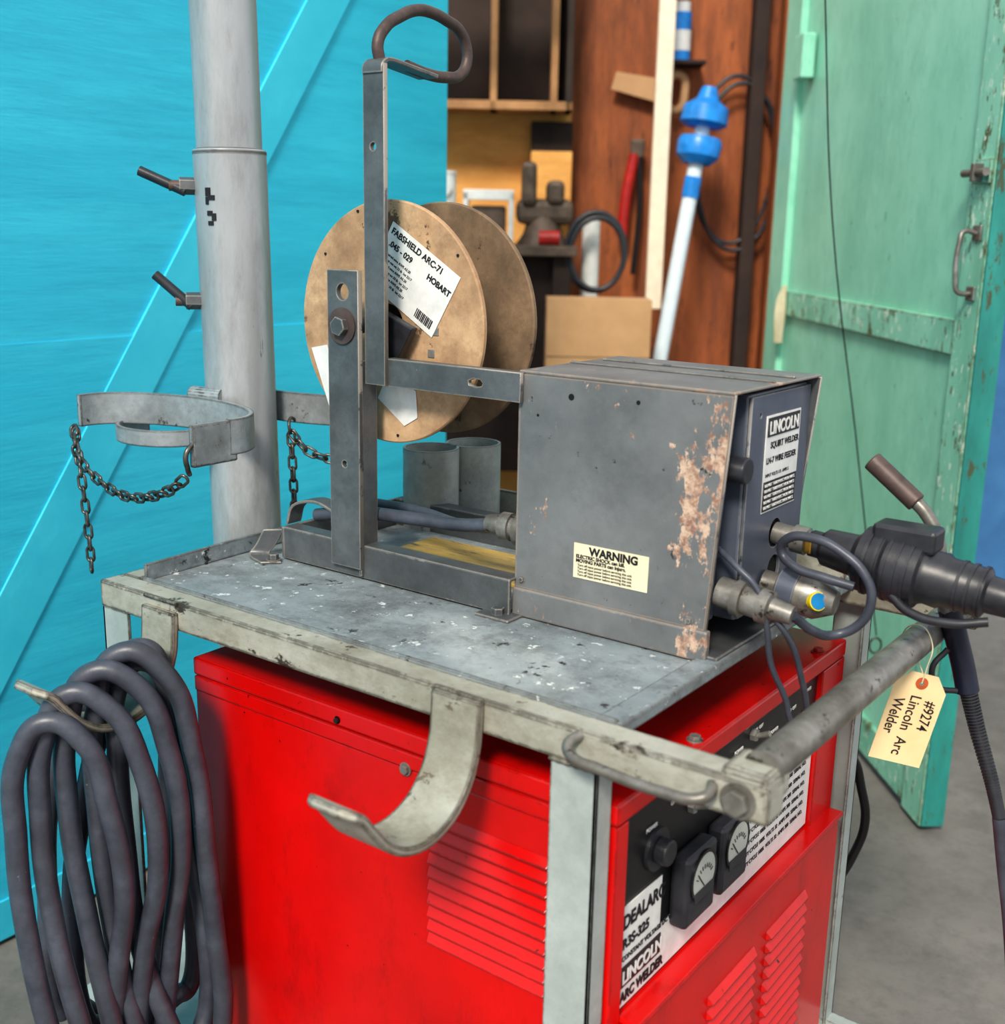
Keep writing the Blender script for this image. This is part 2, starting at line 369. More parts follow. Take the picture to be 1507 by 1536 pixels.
g=grp('paper_roll'); cyl('roll',(.335,4.80,1.215),(.335,4.80,1.53),.036,M_wh,g,20,M=UV)
g=grp('fluorescent_lamp')
m,nt,b_=newmat('tube_glow'); b_.inputs['Emission Color'].default_value=(1,.97,.88,1); b_.inputs['Emission Strength'].default_value=5
box('fixture',-.6,.14,4.6,4.75,2.50,2.56,M_wh,g,.004,UV); cyl('glow_tube',(-.58,4.66,2.385),(.02,4.66,2.385),.05,m,g,16,M=UV)
box('bracket_1',-.5,-.48,4.66,4.68,2.42,2.5,M_wh,g,0,UV); box('bracket_2',-.1,-.08,4.66,4.68,2.42,2.5,M_wh,g,0,UV)

# ------------------------------------------------------------ cart
g=cart=grp('welding_cart')
X0,X1,Y0,Y1=-1.495,-.40,1.0,1.80
box('near_side_bar',X0,X1,Y0,Y0+.042,.905,.948,M_bar,g,.004)
box('far_side_bar',X0,X1,Y1-.042,Y1,.905,.948,M_bar,g,.004)
box('rear_bar',X0,X0+.042,Y0+.04,Y1-.04,.905,.948,M_bar,g,.004)
box('tray_sheet',X0+.035,-.595,Y0+.035,Y1-.035,.934,.9425,M_tray,g,.001)
box('tray_front_bar',-.628,-.592,Y0+.04,Y1-.04,.932,.9485,M_tray,g,.003)
ribbon('rear_lip',[(X0+.046,Y0+.05,.955),(X0+.04,1.3,.957),(X0+.046,Y1-.05,.957)],(0,0,.014),.006,M_tray,g,4)
ribbon('near_lip',[(X0+.05,Y0+.044,.946),(-1.0,Y0+.044,.946),(-.6,Y0+.044,.946)],(0,0,.006),.005,M_tray,g,4)
box('far_lip',X0+.04,-.6,Y1-.06,Y1-.05,.94,.995,M_bar,g,.002)
for i,x in enumerate((-1.30,-1.12,-.98)): hexbolt('lip_bolt_%d'%i,(x,Y1-.061,.972),(0,-1,0),.007,.008,M_metal,g)
for i,(xa,ya,sy) in enumerate(((-.66,1.001,1),(-1.492,1.001,1),(-.632,1.799,-1),(-1.492,1.799,-1))):
    y2=ya+sy*.005; box('post_%d_flange'%i,xa,xa+.062,min(ya,y2),max(ya,y2),.03,.906,M_post,g,.001)
    xb=xa+.057 if xa>-1 else xa
    y3=ya+sy*.034; box('post_%d_web'%i,xb,xb+.005,min(ya,y3),max(ya,y3),.03,.906,M_post,g,.001)
# weld beads where the hooks and posts meet the bar
for i,(x,z) in enumerate(((-.79,.9485),(-1.345,.9485))):
    tube('hook_weld_%d'%i,[(x-.037+.0074*k,.998+.0008*(k%2),z-.001) for k in range(11)],.0028,M_bar,g)
tube('post_weld',[(-.66+.006*k,.9995,.9045+.0008*(k%2)) for k in range(11)],.0028,M_bar,g)
box('base_near',-1.6,-.5,1.0,1.03,.10,.14,M_post,g,.003); box('base_far',-1.6,-.5,1.77,1.80,.10,.14,M_post,g,.003)
box('base_deck',-1.72,-.5,1.0,1.80,.085,.10,M_post,g,.003)
for i,(x,y) in enumerate(((-1.55,1.08),(-1.55,1.72),(-.58,1.08),(-.58,1.72))): cyl('wheel_%d'%i,(x,y-.02,.045),(x,y+.02,.045),.045,M_blackpl,g,24,bev=.004)
cyl('handle_pipe',(-.422,1.03,.951),(-.416,1.77,.951),.0205,M_metal,g,32)
box('handle_end_near',-.455,-.402,1.002,1.06,.92,.958,M_bar,g,.006)
box('handle_end_far',-.455,-.402,1.74,1.798,.92,.958,M_bar,g,.006)
hexbolt('handle_bolt',(-.432,1.0,.926),(0,-1,0),.0145,.012,M_metal,g)
tube('grab_rod',[(-.622,1.002,.942),(-.627,.984,.936),(-.615,.974,.929),(-.58,.972,.926),(-.50,.972,.924),(-.468,.976,.926),(-.458,.985,.93),(-.462,1.002,.934)],.0062,M_metal,g)
prof=[(.996,.946),(.994,.915),(.99,.885),(.976,.850),(.948,.821),(.908,.807),(.868,.812),(.836,.832),(.812,.860),(.795,.882),(.775,.893)]
def tp(t): return 1 if t<.94 else 1-(t-.94)*8
ribbon('hook_front',[(-.79,y,z) for y,z in prof],(.037,0,0),.011,M_bar,g,5,.0025,taper=tp)
ribbon('hook_rear',[(-1.345,y,z-.012) for y,z in prof],(.037,0,0),.011,M_bar,g,5,.0025,taper=tp)

g=grp('support_mast',cart)
MXc,MYc=-1.575,1.365
def mp_(z): k=(z-.95)/.65; return V((MXc-.0065*k,MYc-.005*k,z))
cyl('lower_tube',mp_(.101),mp_(1.60),.061,M_mast,g,64,bev=.002)
cyl('upper_tube',mp_(1.60),mp_(3.2),.0545,M_mast,g,64)
lathe('collar_weld',mp_(1.592),mp_(1.602),[(0,.0615),(.5,.0615),(1,.055)],M_dark,g,64)
for i,z in enumerate((1.54,1.350)):
    p=mp_(z)+V((-.035,-.045,0)); d=V((-.62,-.78,0)).normalized()
    cyl('clamp_nut_%d'%i,p,p+d*.028,.015,M_dark,g,6,sm=False,bev=.001)
    cyl('clamp_screw_%d'%i,p,p+d*.045,.009,M_rod,g,16)
    q=p+d*.04; cyl('clamp_handle_%d'%i,q-V((-.30,-.24,.16))*.06,q+V((-.62,-.48,.34 if i==0 else .9)).normalized()*(.058),.0085,M_blackpl,g,16,bev=.001)
dk=V((.5743,-.7834,0)).normalized()
for i,(du,dz,w_,h_) in enumerate([(-.026,0,.010,.014),(-.020,-.009,.012,.008),(-.028,-.014,.006,.012),(-.024,-.034,.010,.008),(-.017,-.040,.008,.012),(-.023,-.050,.010,.007)]):
    c_=mp_(1.53+dz)+V((.81,.59,0))*du+dk*math.sqrt(.0612**2-du**2)
    nn_=(c_-mp_(c_.z)).normalized(); tt_=V((-nn_.y,nn_.x,0))
    vs=[c_+tt_*(sx*w_/2)+V((0,0,sz*h_/2))+nn_*o for o in (-.002,.0012) for sx in(-1,1) for sz in(-1,1)]
    mesh('stencil_%d'%i,vs,[(0,1,3,2),(4,6,7,5),(0,4,5,1),(2,3,7,6),(0,2,6,4),(1,5,7,3)],M_ink,g)
g=cr=grp('cylinder_cradle',cart)
def arc(cx,cy,rx,ry,a0,a1,n=14): return [(cx+rx*math.cos(a0+(a1-a0)*i/n),cy+ry*math.sin(a0+(a1-a0)*i/n)) for i in range(n+1)]
near=arc(-1.575,1.180,.195,.108,math.radians(-8),math.radians(188))
ribbon('near_cradle',[(x,y,1.160) for x,y in near],(0,0,.028),.010,M_cradle,g,3)
box('near_cradle_end',-1.388,-1.377,1.095,1.18,1.122,1.187,M_cradle,g,.003)
far=arc(-1.56,1.555,.195,.125,math.radians(8),math.radians(-188))
ribbon('far_cradle',[(x,y,1.163) for x,y in far],(0,0,.027),.010,M_cradle,g,3)
ribbon('lower_band',[(x,y,1.124) for x,y in arc(-1.665,1.275,.092,.085,math.radians(-195),math.radians(15))],(0,0,.014),.008,M_cradle,g,3)
cyl('cradle_lug',(-1.63,1.30,1.19),(-1.56,1.31,1.19),.014,M_cradle,g,16)
g=grp('safety_chain',cr)
chain('links',[(-1.765,1.15,1.135),(-1.71,1.12,1.09),(-1.62,1.11,1.055),(-1.54,1.105,1.05),(-1.45,1.10,1.075),(-1.395,1.10,1.11)],M_chain,g)
chain('links_tail',[(-1.76,1.15,1.13),(-1.722,1.13,1.06),(-1.715,1.13,1.0),(-1.71,1.13,.93),(-1.71,1.13,.885)],M_chain,g)
tube('s_hook',[(-1.382,1.10,1.16),(-1.382,1.085,1.145),(-1.386,1.09,1.12),(-1.395,1.10,1.11)],.004,M_chain,g)
g=grp('safety_chain',cr)
chain('links',[(-1.503,1.41,1.122),(-1.475,1.42,1.092),(-1.44,1.44,1.078),(-1.41,1.46,1.078),(-1.37,1.50,1.095)],M_chain,g)
chain('links_tail',[(-1.503,1.41,1.120),(-1.500,1.41,1.05),(-1.498,1.41,.98),(-1.497,1.41,.955)],M_chain,g)
tube('chain_eye',[(-1.515,1.435,1.14),(-1.505,1.41,1.145),(-1.50,1.405,1.125),(-1.51,1.42,1.12)],.003,M_chain,g)

# ------------------------------------------------------------ cable coil on rear hook  (drawn on a 1 mm grid in the hanging plane)
g=grp('welding_cable_coil')
turns=[
 (1.425,[(112,1536),(82,1380),(70,1200),(82,1085),(120,1045),(168,1075),(192,1160),(206,1290),(188,1400),(166,1536)]),
 (1.445,[(150,1536),(108,1330),(98,1180),(108,1075),(146,1014),(196,1034),(236,1115),(250,1270),(222,1390),(198,1536)]),
 (1.470,[(176,1500),(146,1330),(128,1180),(134,1062),(172,994),(230,1014),(268,1105),(278,1240),(258,1370),(232,1536)]),
 (1.495,[(205,1536),(175,1380),(160,1200),(164,1060),(205,976),(262,1005),(296,1120),(308,1290),(314,1400),(318,1536)]),
 (1.515,[(250,1536),(205,1400),(190,1250),(185,1120),(190,1030),(225,996),(262,1070),(280,1280),(292,1400),(288,1536)]),
 (1.535,[(110,1536),(98,1350),(125,1200),(175,1050),(215,985),(250,1035),(245,1150),(222,1350),(205,1536)]),
 (1.555,[(60,1536),(52,1350),(70,1190),(130,1060),(190,1000),(240,1030),(250,1150),(262,1350),(245,1536)]),
]
for i,(v,t) in enumerate(turns):
    n=len(t); pts=[]
    for k,(a_,b_) in enumerate(t):
        pts.append((-.715+.00096*a_, v+.03*(k/(n-1)-.5)*2, 1.943-.001063*b_))
    l,r_=pts[0],pts[-1]; lo=.12+.022*i
    pts+= [(r_[0]-.01,v+.015,lo+.06),((l[0]+r_[0])/2,v,lo),(l[0]+.01,v-.015,lo+.06)]
    tube('turn_%d'%i,pts,.0148,M_rub,g,closed=True,M=UV,res=14)

# ------------------------------------------------------------ red welding machine
g=grp('welding_machine')
mx0,mx1,my0,my1,mt=-1.33,-.59,1.038,1.749,.851
box('core',mx0+.01,-.622,my0+.012,my1-.004,.12,mt-.012,M_red,g,0)
box('top_cover',mx0,mx1,my0,my1,mt-.028,mt,M_red,g,.004)
box('side_panel',mx0+.001,-.612,my0+.003,my0+.010,.12,mt-.052,M_red,g,.003)
box('side_fold',mx0+.001,-.612,my0+.0005,my0+.009,mt-.053,mt-.029,M_red,g,.003)
box('front_left_flange',-.611,mx1-.001,my0+.001,my0+.028,.12,mt-.029,M_red,g,.002)
box('front_right_flange',-.621,mx1-.001,my1-.09,my1-.001,.12,mt-.029,M_red,g,.002)
box('lower_front_panel',-.621,-.572,my0+.029,my1-.006,.12,.548,M_red,g,.006)
box('lower_panel_trim',-.62,-.566,my0+.029,my1-.006,.549,.557,M_red,g,.003)
for i,(x,z) in enumerate(((-.909,.798),(-1.03,.833))): hexbolt('side_screw_%d'%i,(x,my0+.0015,z),(0,-1,0),.007 if i==0 else .004,.006,M_metal if i==0 else M_ink,g)
nl=10
for i in range(nl):
    z=.752-i*.0195; x0,x1=-.872,-.678; yb=my0+.004
    vs=[(x0,yb,z),(x1,yb,z),(x1-.004,yb-.0105,z-.012),(x0+.004,yb-.0105,z-.012),(x0,yb,z-.0145),(x1,yb,z-.0145)]
    mesh('louver_%d'%i,vs,[(0,1,2,3),(3,2,5,4),(0,3,4),(1,5,2),(0,4,5,1)],M_red,g,.0012)
for k,ya in enumerate((1.27,1.46)):
    for i in range(12):
        z=.478-i*.022; yb=ya+.15; xb=-.573
        vs=[(xb,ya,z),(xb,yb,z),(xb+.010,yb-.004,z-.013),(xb+.010,ya+.004,z-.013),(xb,ya,z-.0165),(xb,yb,z-.0165)]
        mesh('front_louver_%d_%d'%(k,i),vs,[(0,1,2,3),(3,2,5,4),(0,3,4),(1,5,2),(0,4,5,1)],M_red,g,.0012)
for i,(x,y) in enumerate(((-.605,1.25),(-.604,1.66))): hexbolt('top_screw_%d'%i,(x,y,mt),(0,0,1),.008,.007,M_metal if i!=1 else M_red2,g)
px=-.6
box('control_panel',-.6215,px,my0+.029,my1-.091,.557,mt-.029,M_blk,g,0)
plate('white_legend',[(1.072,.562),(1.655,.562),(1.655,.69),(1.40,.69),(1.40,.63),(1.28,.63),(1.17,.63),(1.17,.70),(1.072,.70)],[],.0012,M_wh,g,MX(px+.0012),0)
L=MX(px+.0025)
text('legend_1','DEALARC',T2(L,1.075,.670),.026,M_ink,g,.0008,sx=.9)
text('legend_2','R3S-325',T2(L,1.076,.643),.019,M_ink,g,.0006)
text('legend_3','CONSTANT VOLTAGE DC WELDING POWER SOURCE',T2(L,1.076,.626),.0095,M_ink,g,.0002)
plate('logo_block',rect(1.074,1.172,.590,.618),[],.001,M_blk,g,L,0)
text('logo_1','LINCOLN',T2(MX(px+.0035),1.077,.595),.024,M_wh,g,.0008,sx=.95)
text('logo_2','ARC WELDER',T2(L,1.076,.569),.019,M_ink,g,.0008,sx=.9)
for r_ in range(6): text('spec_%d'%r_,'DUTY CYCLE 100%  VOLTS 32  AMPS 300  SERIAL NO.',T2(L,1.41,.675-.017*r_),.0095,M_ink,g)
for k,yc in enumerate((1.235,1.335)):
    box('meter_%d_housing'%k,px,px+.026,yc-.041,yc+.041,.615,.715,M_blackpl,g,.006)
    plate('meter_%d_bezel'%k,circ(yc,.678,.035,40),[circ(yc,.678,.031,40)],.003,M_blk,g,MX(px+.027),0)
    plate('meter_%d_dial'%k,circ(yc,.678,.031,32),[],.001,M_dial,g,MX(px+.0275),0)
    for q in range(9):
        an=math.radians(30+15*q); plate('meter_%d_tick_%d'%(k,q),rect(-.0006,.0006,.020,.026),[],.0006,M_ink,g,MX(px+.0285)@Matrix.Translation((yc,.668,0))@Matrix.Rotation(an-math.pi/2,4,'Z'),0)
    plate('meter_%d_needle'%k,rect(-.0007,.0007,0,.025),[],.0006,M_ink,g,MX(px+.029)@Matrix.Translation((yc,.664,0))@Matrix.Rotation(.7,4,'Z'),0)
    plate('meter_%d_mask'%k,rect(yc-.026,yc+.026,.648,.662),[],.001,M_blackpl,g,MX(px+.029),0)
cyl('voltage_knob_skirt',(px,1.15,.745),(px+.005,1.15,.745),.028,M_blackpl,g,32); cyl('voltage_knob',(px+.005,1.15,.745),(px+.022,1.15,.745),.017,M_blackpl,g,12,bev=.002)
for i,(y,z) in enumerate(((1.33,.785),(1.42,.80),(1.24,.765))):
    cyl('toggle_base_%d'%i,(px,y,z),(px+.008,y,z),.009,M_metal,g,6,sm=False); cyl('toggle_%d'%i,(px+.008,y,z),(px+.026,y,z+.008),.0035,M_metal,g,12,r2=.0045)
for i in range(9): text('panel_text_%d'%i,'ON  OFF' if i%2 else 'POWER',T2(L,1.12+.06*i,.79+.012*(i%3-1)),.008,M_wh,g)
for i in range(6): plate('panel_mark_%d'%i,rect(1.40+.04*i,1.415+.04*i,.765,.772),[],.0008,M_wh,g,L,0)

# ------------------------------------------------------------ wire feeder
g=grp('wire_feeder')
zt=1.294
plate('cover_side',[(-.917,.985),(-.916,zt-.004),(-.598,zt-.004),(-.618,.985)],[],.004,M_dark,g,MY(1.289))
mesh('cover_side_skin',[(-.9165,1.2865,.986),(-.9155,1.2865,zt-.005),(-.5985,1.2865,zt-.005),(-.6185,1.2865,.986),(-.9165,1.2845,.986),(-.9155,1.2845,zt-.005),(-.5985,1.2845,zt-.005),(-.6185,1.2845,.986)],[(0,1,2,3),(4,5,6,7),(0,1,5,4),(1,2,6,5),(2,3,7,6),(3,0,4,7)],M_cover,g,0)
for i,(x,z,r_) in enumerate(((-.832,1.265,.0045),(-.73,1.268,.003),(-.885,1.235,.002))): cyl('screw_hole_%d'%i,(x,1.2846,z),(x,1.2842,z),r_,M_hole,g,16)
mesh('cover_top',[(-.918,1.285,zt-.004),(-.597,1.285,zt-.004),(-.592,1.545,zt-.004),(-.916,1.545,zt-.004),(-.918,1.285,zt),(-.597,1.285,zt),(-.592,1.545,zt),(-.916,1.545,zt)],[(0,1,2,3),(4,5,6,7),(0,1,5,4),(1,2,6,5),(2,3,7,6),(3,0,4,7)],M_cover,g,.0015)
box('top_seam',-.915,-.60,1.405,1.412,zt,zt+.003,M_dark,g,.001); box('top_seam_back',-.90,-.60,1.47,1.476,zt,zt+.003,M_dark,g,.001)
plate('cover_far_side',[(-.917,.985),(-.916,zt-.004),(-.590,zt-.004),(-.605,1.13),(-.612,.985)],[],.004,M_dark,g,MY(1.541))
box('cover_back',-.919,-.915,1.286,1.543,.97,zt-.002,M_cover,g,.001)
box('base_angle_near',-.918,-.612,1.279,1.292,.944,.986,M_cover,g,.003)
box('base_angle_foot',-.918,-.598,1.284,1.55,.943,.953,M_dark,g,.002)
box('base_angle_far',-.918,-.612,1.535,1.548,.944,.986,M_cover,g,.003)
box('near_unit',-.90,-.632,1.293,1.338,.985,1.284,M_feedin,g,.003)
plate('near_unit_label',rect(1.300,1.325,1.12,1.25),[],.001,M_wh,g,MX(-.631),0)
plate('near_unit_label_dark',rect(1.300,1.325,1.12,1.17),[],.001,M_blk,g,MX(-.630),0)
text('near_unit_text','CONTROL',T2(MX(-.630),1.301,1.235),.008,M_ink,g)
box('far_unit',-.90,-.606,1.346,1.534,.985,1.284,M_feedin,g,.004)
plate('far_unit_front',[(1.347,.99),(1.347,1.28),(1.533,1.28),(1.533,.99)],[circ(1.448,1.086,.021),circ(1.451,1.034,.021),circ(1.374,1.255,.004)],.003,M_feedin,g,MX(-.6035))
box('dark_inside',-.608,-.6055,1.36,1.52,1.0,1.12,M_hole,g,0)
LX=MX(-.6005)
plate('name_plate',rect(1.392,1.502,1.122,1.252),[],.001,M_wh,g,LX,0)
plate('name_plate_logo',rect(1.396,1.498,1.224,1.249),[],.001,M_blk,g,MX(-.5998),0)
text('logo','LINCOLN',T2(MX(-.599),1.400,1.2275),.0240,M_wh,g,.0006,sx=.92)
text('name_1','SQUIRT WELDER',T2(MX(-.5998),1.408,1.208),.012,M_ink,g,.0003)
text('name_2','LN-7 WIRE FEEDER',T2(MX(-.5998),1.398,1.188),.0115,M_ink,g,.0003)
plate('name_plate_spec',rect(1.394,1.500,1.124,1.164),[],.001,M_blk,g,MX(-.5998),0)
for r_ in range(5): text('spec_%d'%r_,'DO NOT TOUCH ELECTRICAL PARTS',T2(MX(-.599),1.397,1.157-.0075*r_),.0058,M_wh,g)
text('name_3','INPUT VOLTS 115  AMPS 5',T2(MX(-.5998),1.398,1.170),.0065,M_ink,g)
cyl('speed_knob',(-.631,1.318,1.193),(-.588,1.318,1.193),.0175,M_blackpl,g,12,bev=.002)
cyl('speed_knob_skirt',(-.633,1.318,1.193),(-.625,1.318,1.193),.02,M_blackpl,g,32)
plate('warning_label',rect(-.819,-.703,1.019,1.068),[],.001,M_cream,g,MY(1.2840),0)
WL=MY(1.2832)
text('warning_title','WARNING',T2(WL,-.794,1.054),.0155,M_ink,g,.0006)
for i,s in enumerate(('ELECTRIC SHOCK can kill.','MOVING PARTS can injure.')): text('warning_%d'%i,s,T2(WL,-.815,1.0475-.006*i),.0068,M_ink,g,.0002)
for i in range(4): text('warning_b%d'%i,'Turn off input power before servicing this unit.',T2(WL,-.812,1.036-.0045*i),.0045,M_ink,g)
for i,(x,z) in enumerate(((-.905,.998),(-.64,.995))): hexbolt('cover_screw_%d'%i,(x,1.2845,z),(0,-1,0),.004,.004,M_dark,g)
hexbolt('foot_bolt',(-.93,1.262,.9425),(0,0,1),.010,.014,M_dark,g)
box('foot_tab',-.96,-.90,1.245,1.29,.9425,.947,M_dark,g,.002)
lathe('amphenol_near',(-.615,1.315,1.032),(-.515,1.318,1.020),[(0,.020),(.22,.020),(.23,.024),(.34,.024),(.35,.019),(.55,.019),(.56,.022),(.7,.022),(.72,.015),(1,.012)],M_metal,g,28)
lathe('amphenol_far',(-.60,1.42,1.022),(-.50,1.425,1.012),[(0,.018),(.2,.018),(.25,.027),(.75,.029),(.85,.024),(1,.016)],M_metal,g,28)
lathe('amphenol_far_ring',(-.575,1.421,1.02),(-.55,1.422,1.017),[(0,.030),(1,.030)],M_feedin,g,28)
pn=V((.75,-.6,.25)).normalized(); pc=V((-.522,1.405,1.016))
cyl('sticker_blue',pc,pc+pn*.010,.0125,M_yel,g,24); cyl('sticker_blue_centre',pc+pn*.010,pc+pn*.0112,.0108,M_blue,g,24)
tube('control_lead_1',[(-.515,1.318,1.020),(-.50,1.35,.995),(-.485,1.385,.983),(-.458,1.395,1.0),(-.445,1.395,1.035),(-.453,1.395,1.062),(-.487,1.395,1.090),(-.53,1.395,1.102),(-.562,1.395,1.095),(-.570,1.40,1.075),(-.55,1.395,1.060),(-.51,1.395,1.053),(-.47,1.40,1.047)],.0062,M_rub,g)
tube('control_lead_2',[(-.625,1.325,1.085),(-.59,1.31,1.07),(-.56,1.31,1.045),(-.545,1.31,1.0),(-.54,1.32,.95),(-.525,1.34,.90),(-.52,1.36,.86),(-.50,1.38,.84)],.004,M_rub,g)
tube('control_lead_3',[(-.56,1.312,1.03),(-.52,1.32,.99),(-.505,1.34,.93),(-.51,1.38,.87),(-.52,1.40,.856)],.004,M_rub,g)
for nm,y in (('rail_near',1.268),('rail_far',1.545)):
    box(nm+'_web',-1.375,-.915,y,y+.006,.945,.998,M_dark,g,.002); box(nm+'_flange',-1.375,-.915,y,y+.032,.994,.999,M_dark,g,.002)
box('rail_end',-1.38,-1.374,1.268,1.577,.945,.998,M_dark,g,.002)
box('deck_sheet',-1.37,-.92,1.276,1.544,.944,.950,M_tray,g,.001)
box('deck_yellow_plate',-1.25,-.93,1.365,1.500,.950,.957,M_yelplate,g,.002)  # mottled yellow plate lying on the deck sheet
ribbon('rail_foot',[(-1.40,1.27,.99),(-1.41,1.262,.965),(-1.415,1.25,.947),(-1.37,1.235,.945)],(.012,.012,0),.004,M_dark,g,4)
hexbolt('rail_bolt',(-1.375,1.245,.946),(0,0,1),.009,.012,M_dark,g)
tube('feed_conduit',[(-1.33,1.30,1.02),(-1.25,1.31,1.035),(-1.15,1.315,1.042),(-1.05,1.325,1.045),(-.985,1.33,1.055)],.0105,M_rub,g)
tube('feed_conduit_2',[(-1.36,1.42,1.02),(-1.2,1.40,1.03),(-1.05,1.36,1.035),(-.97,1.345,1.05)],.008,M_rub,g)
lathe('conduit_fitting',(-1.0,1.328,1.056),(-.915,1.335,1.056),[(0,.013),(.15,.015),(.3,.015),(.31,.021),(.5,.021),(.51,.017),(.62,.017),(.63,.026),(.9,.026),(1,.022)],M_metal,g,20)
ribbon('conduit_saddle',[(-1.385,1.30,.998),(-1.375,1.305,1.03),(-1.33,1.31,1.042),(-1.28,1.31,1.03)],(0,.016,0),.005,M_dark,g,5)
plate('spool_upright',rect(-1.256,-1.195,.962,1.416),[circ(-1.2255,1.385,.013),circ(-1.2255,1.335,.010),circ(-1.2255,1.125,.006)],.008,M_dark,g,MY(1.264))
box('spool_upright_web',-1.200,-1.1945,1.262,1.30,.95,1.285,M_dark,g,.001)
plate('arm_upright',rect(-1.188,-1.150,1.252,1.700),[circ(-1.170,1.590,.0065)],.007,M_dark,g,MY(1.272))
plate('cross_bar',rect(-1.19,-.91,1.251,1.290),[[(-.999,1.266),(-.985,1.264),(-.975,1.266),(-.973,1.271),(-.978,1.276),(-.99,1.277),(-1.0,1.273)]],.006,M_dark,g,MY(1.279))
box('cross_bar_lip',-1.19,-.91,1.280,1.295,1.287,1.291,M_dark,g,.001)
ribbon('top_tab',[(-1.169,1.268,1.688),(-1.169,1.270,1.700),(-1.168,1.285,1.707),(-1.167,1.33,1.702),(-1.166,1.385,1.695)],(.019,0,0),.006,M_dark,g,5)
tube('hanging_eye',[(-1.17,y,z) for y,z in ((1.283,1.706),(1.279,1.728),(1.295,1.752),(1.327,1.771),(1.362,1.784),(1.392,1.786),(1.43,1.78),(1.464,1.768),(1.480,1.745),(1.478,1.722),(1.462,1.706),(1.43,1.700),(1.386,1.700),(1.34,1.706))],.0085,M_rod,g)
hexbolt('spindle_bolt',(-1.2255,1.260,1.335),(0,-1,0),.015,.014,M_dark,g)
cyl('spindle_washer',(-1.2255,1.260,1.335),(-1.2255,1.256,1.335),.027,M_rod,g,32)
cyl('spindle',(-1.215,1.264,1.335),(-1.20,1.47,1.337),.012,M_dark,g,24)
mesh('spool_brake',[(-1.19,1.295,1.36),(-1.125,1.30,1.335),(-1.165,1.30,1.27),(-1.20,1.30,1.27),(-1.19,1.315,1.36),(-1.125,1.315,1.335),(-1.165,1.315,1.27),(-1.20,1.315,1.27)],[(0,1,2,3),(4,5,6,7),(0,1,5,4),(1,2,6,5),(2,3,7,6),(3,0,4,7)],M_blackpl,g,.002)

g=grp('wire_spool')
sc=(-1.195,1.337); R=.183
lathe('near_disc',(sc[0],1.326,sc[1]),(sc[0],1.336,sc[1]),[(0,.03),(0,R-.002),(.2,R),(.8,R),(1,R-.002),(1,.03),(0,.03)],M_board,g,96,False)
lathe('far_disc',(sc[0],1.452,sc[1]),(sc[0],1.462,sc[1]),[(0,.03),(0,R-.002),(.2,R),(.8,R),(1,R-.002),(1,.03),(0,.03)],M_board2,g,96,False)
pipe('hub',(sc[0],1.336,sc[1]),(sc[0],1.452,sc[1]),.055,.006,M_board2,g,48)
for i,(dx,dz) in enumerate(((.135,.105),(.15,-.09),(-.13,.1),(-.06,.165),(-.13,-.11),(.02,-.17))):
    cyl('nail_%d'%i,(sc[0]+dx,1.326,sc[1]+dz),(sc[0]+dx,1.3245,sc[1]+dz),.0022,M_ink,g,10)
for i,(dx,dz) in enumerate(((.083,.02),(.088,-.012),(.08,-.045))):
    box('staple_%d'%i,sc[0]+dx,sc[0]+dx+.012,1.3245,1.326,sc[1]+dz,sc[1]+dz+.012,M_metal,g,.001)
SL=MY(1.3248)@Matrix.Translation((-1.145,1.405,0))@Matrix.Rotation(math.radians(-31),4,'Z')
plate('paper_label',rect(-.075,.075,-.052,.052),[],.0008,M_wh,g,SL,0)
SL2=SL@Matrix.Translation((0,0,.0008))
text('label_1','FABSHIELD ARC-71',T2(SL2,-.07,.036),.0135,M_ink,g,.0003); text('label_2','HOBART',T2(SL2,.022,.016),.0125,M_ink,g,.0004)
text('label_3','.045 - 029',T2(SL2,-.065,.018),.0125,M_ink,g,.0003)
for i in range(6): text('label_s%d'%i,'contents net wt 33 lb  lot 2217' if i%2 else 'flux cored wire AWS A5.20',T2(SL2,-.07,.004-.008*i),.0055,M_ink,g)
for i in range(12): plate('bar_%d'%i,rect(.03+.003*i,.0312+.003*i+(i%3)*.0004,-.044,-.03),[],.0004,M_ink,g,SL2@Matrix.Translation((0,0,.0002)),0)
SB=MY(1.3248)@Matrix.Translation((-1.17,1.222,0))@Matrix.Rotation(math.radians(-28),4,'Z')
plate('lower_label',[(-.04,-.022),(.026,-.03),(.042,-.004),(.02,.03),(-.04,.024)],[],.0008,M_wh,g,SB,0)
SC=MY(1.3248)@Matrix.Translation((-1.325,1.25,0))@Matrix.Rotation(math.radians(-62),4,'Z')
plate('side_label',[(-.05,-.012),(.055,-.022),(.055,.018),(-.04,.022)],[],.0008,M_wh,g,SC,0)

for x,y in ((-1.325,1.585),(-1.298,1.675)):
    g=grp('pipe_cup',cart); pipe('tube',(x,y,.943),(x,y,1.094),.051,.005,M_teal_can,g); cyl('base',(x,y,.943),(x,y,.95),.047,M_teal_can,g)

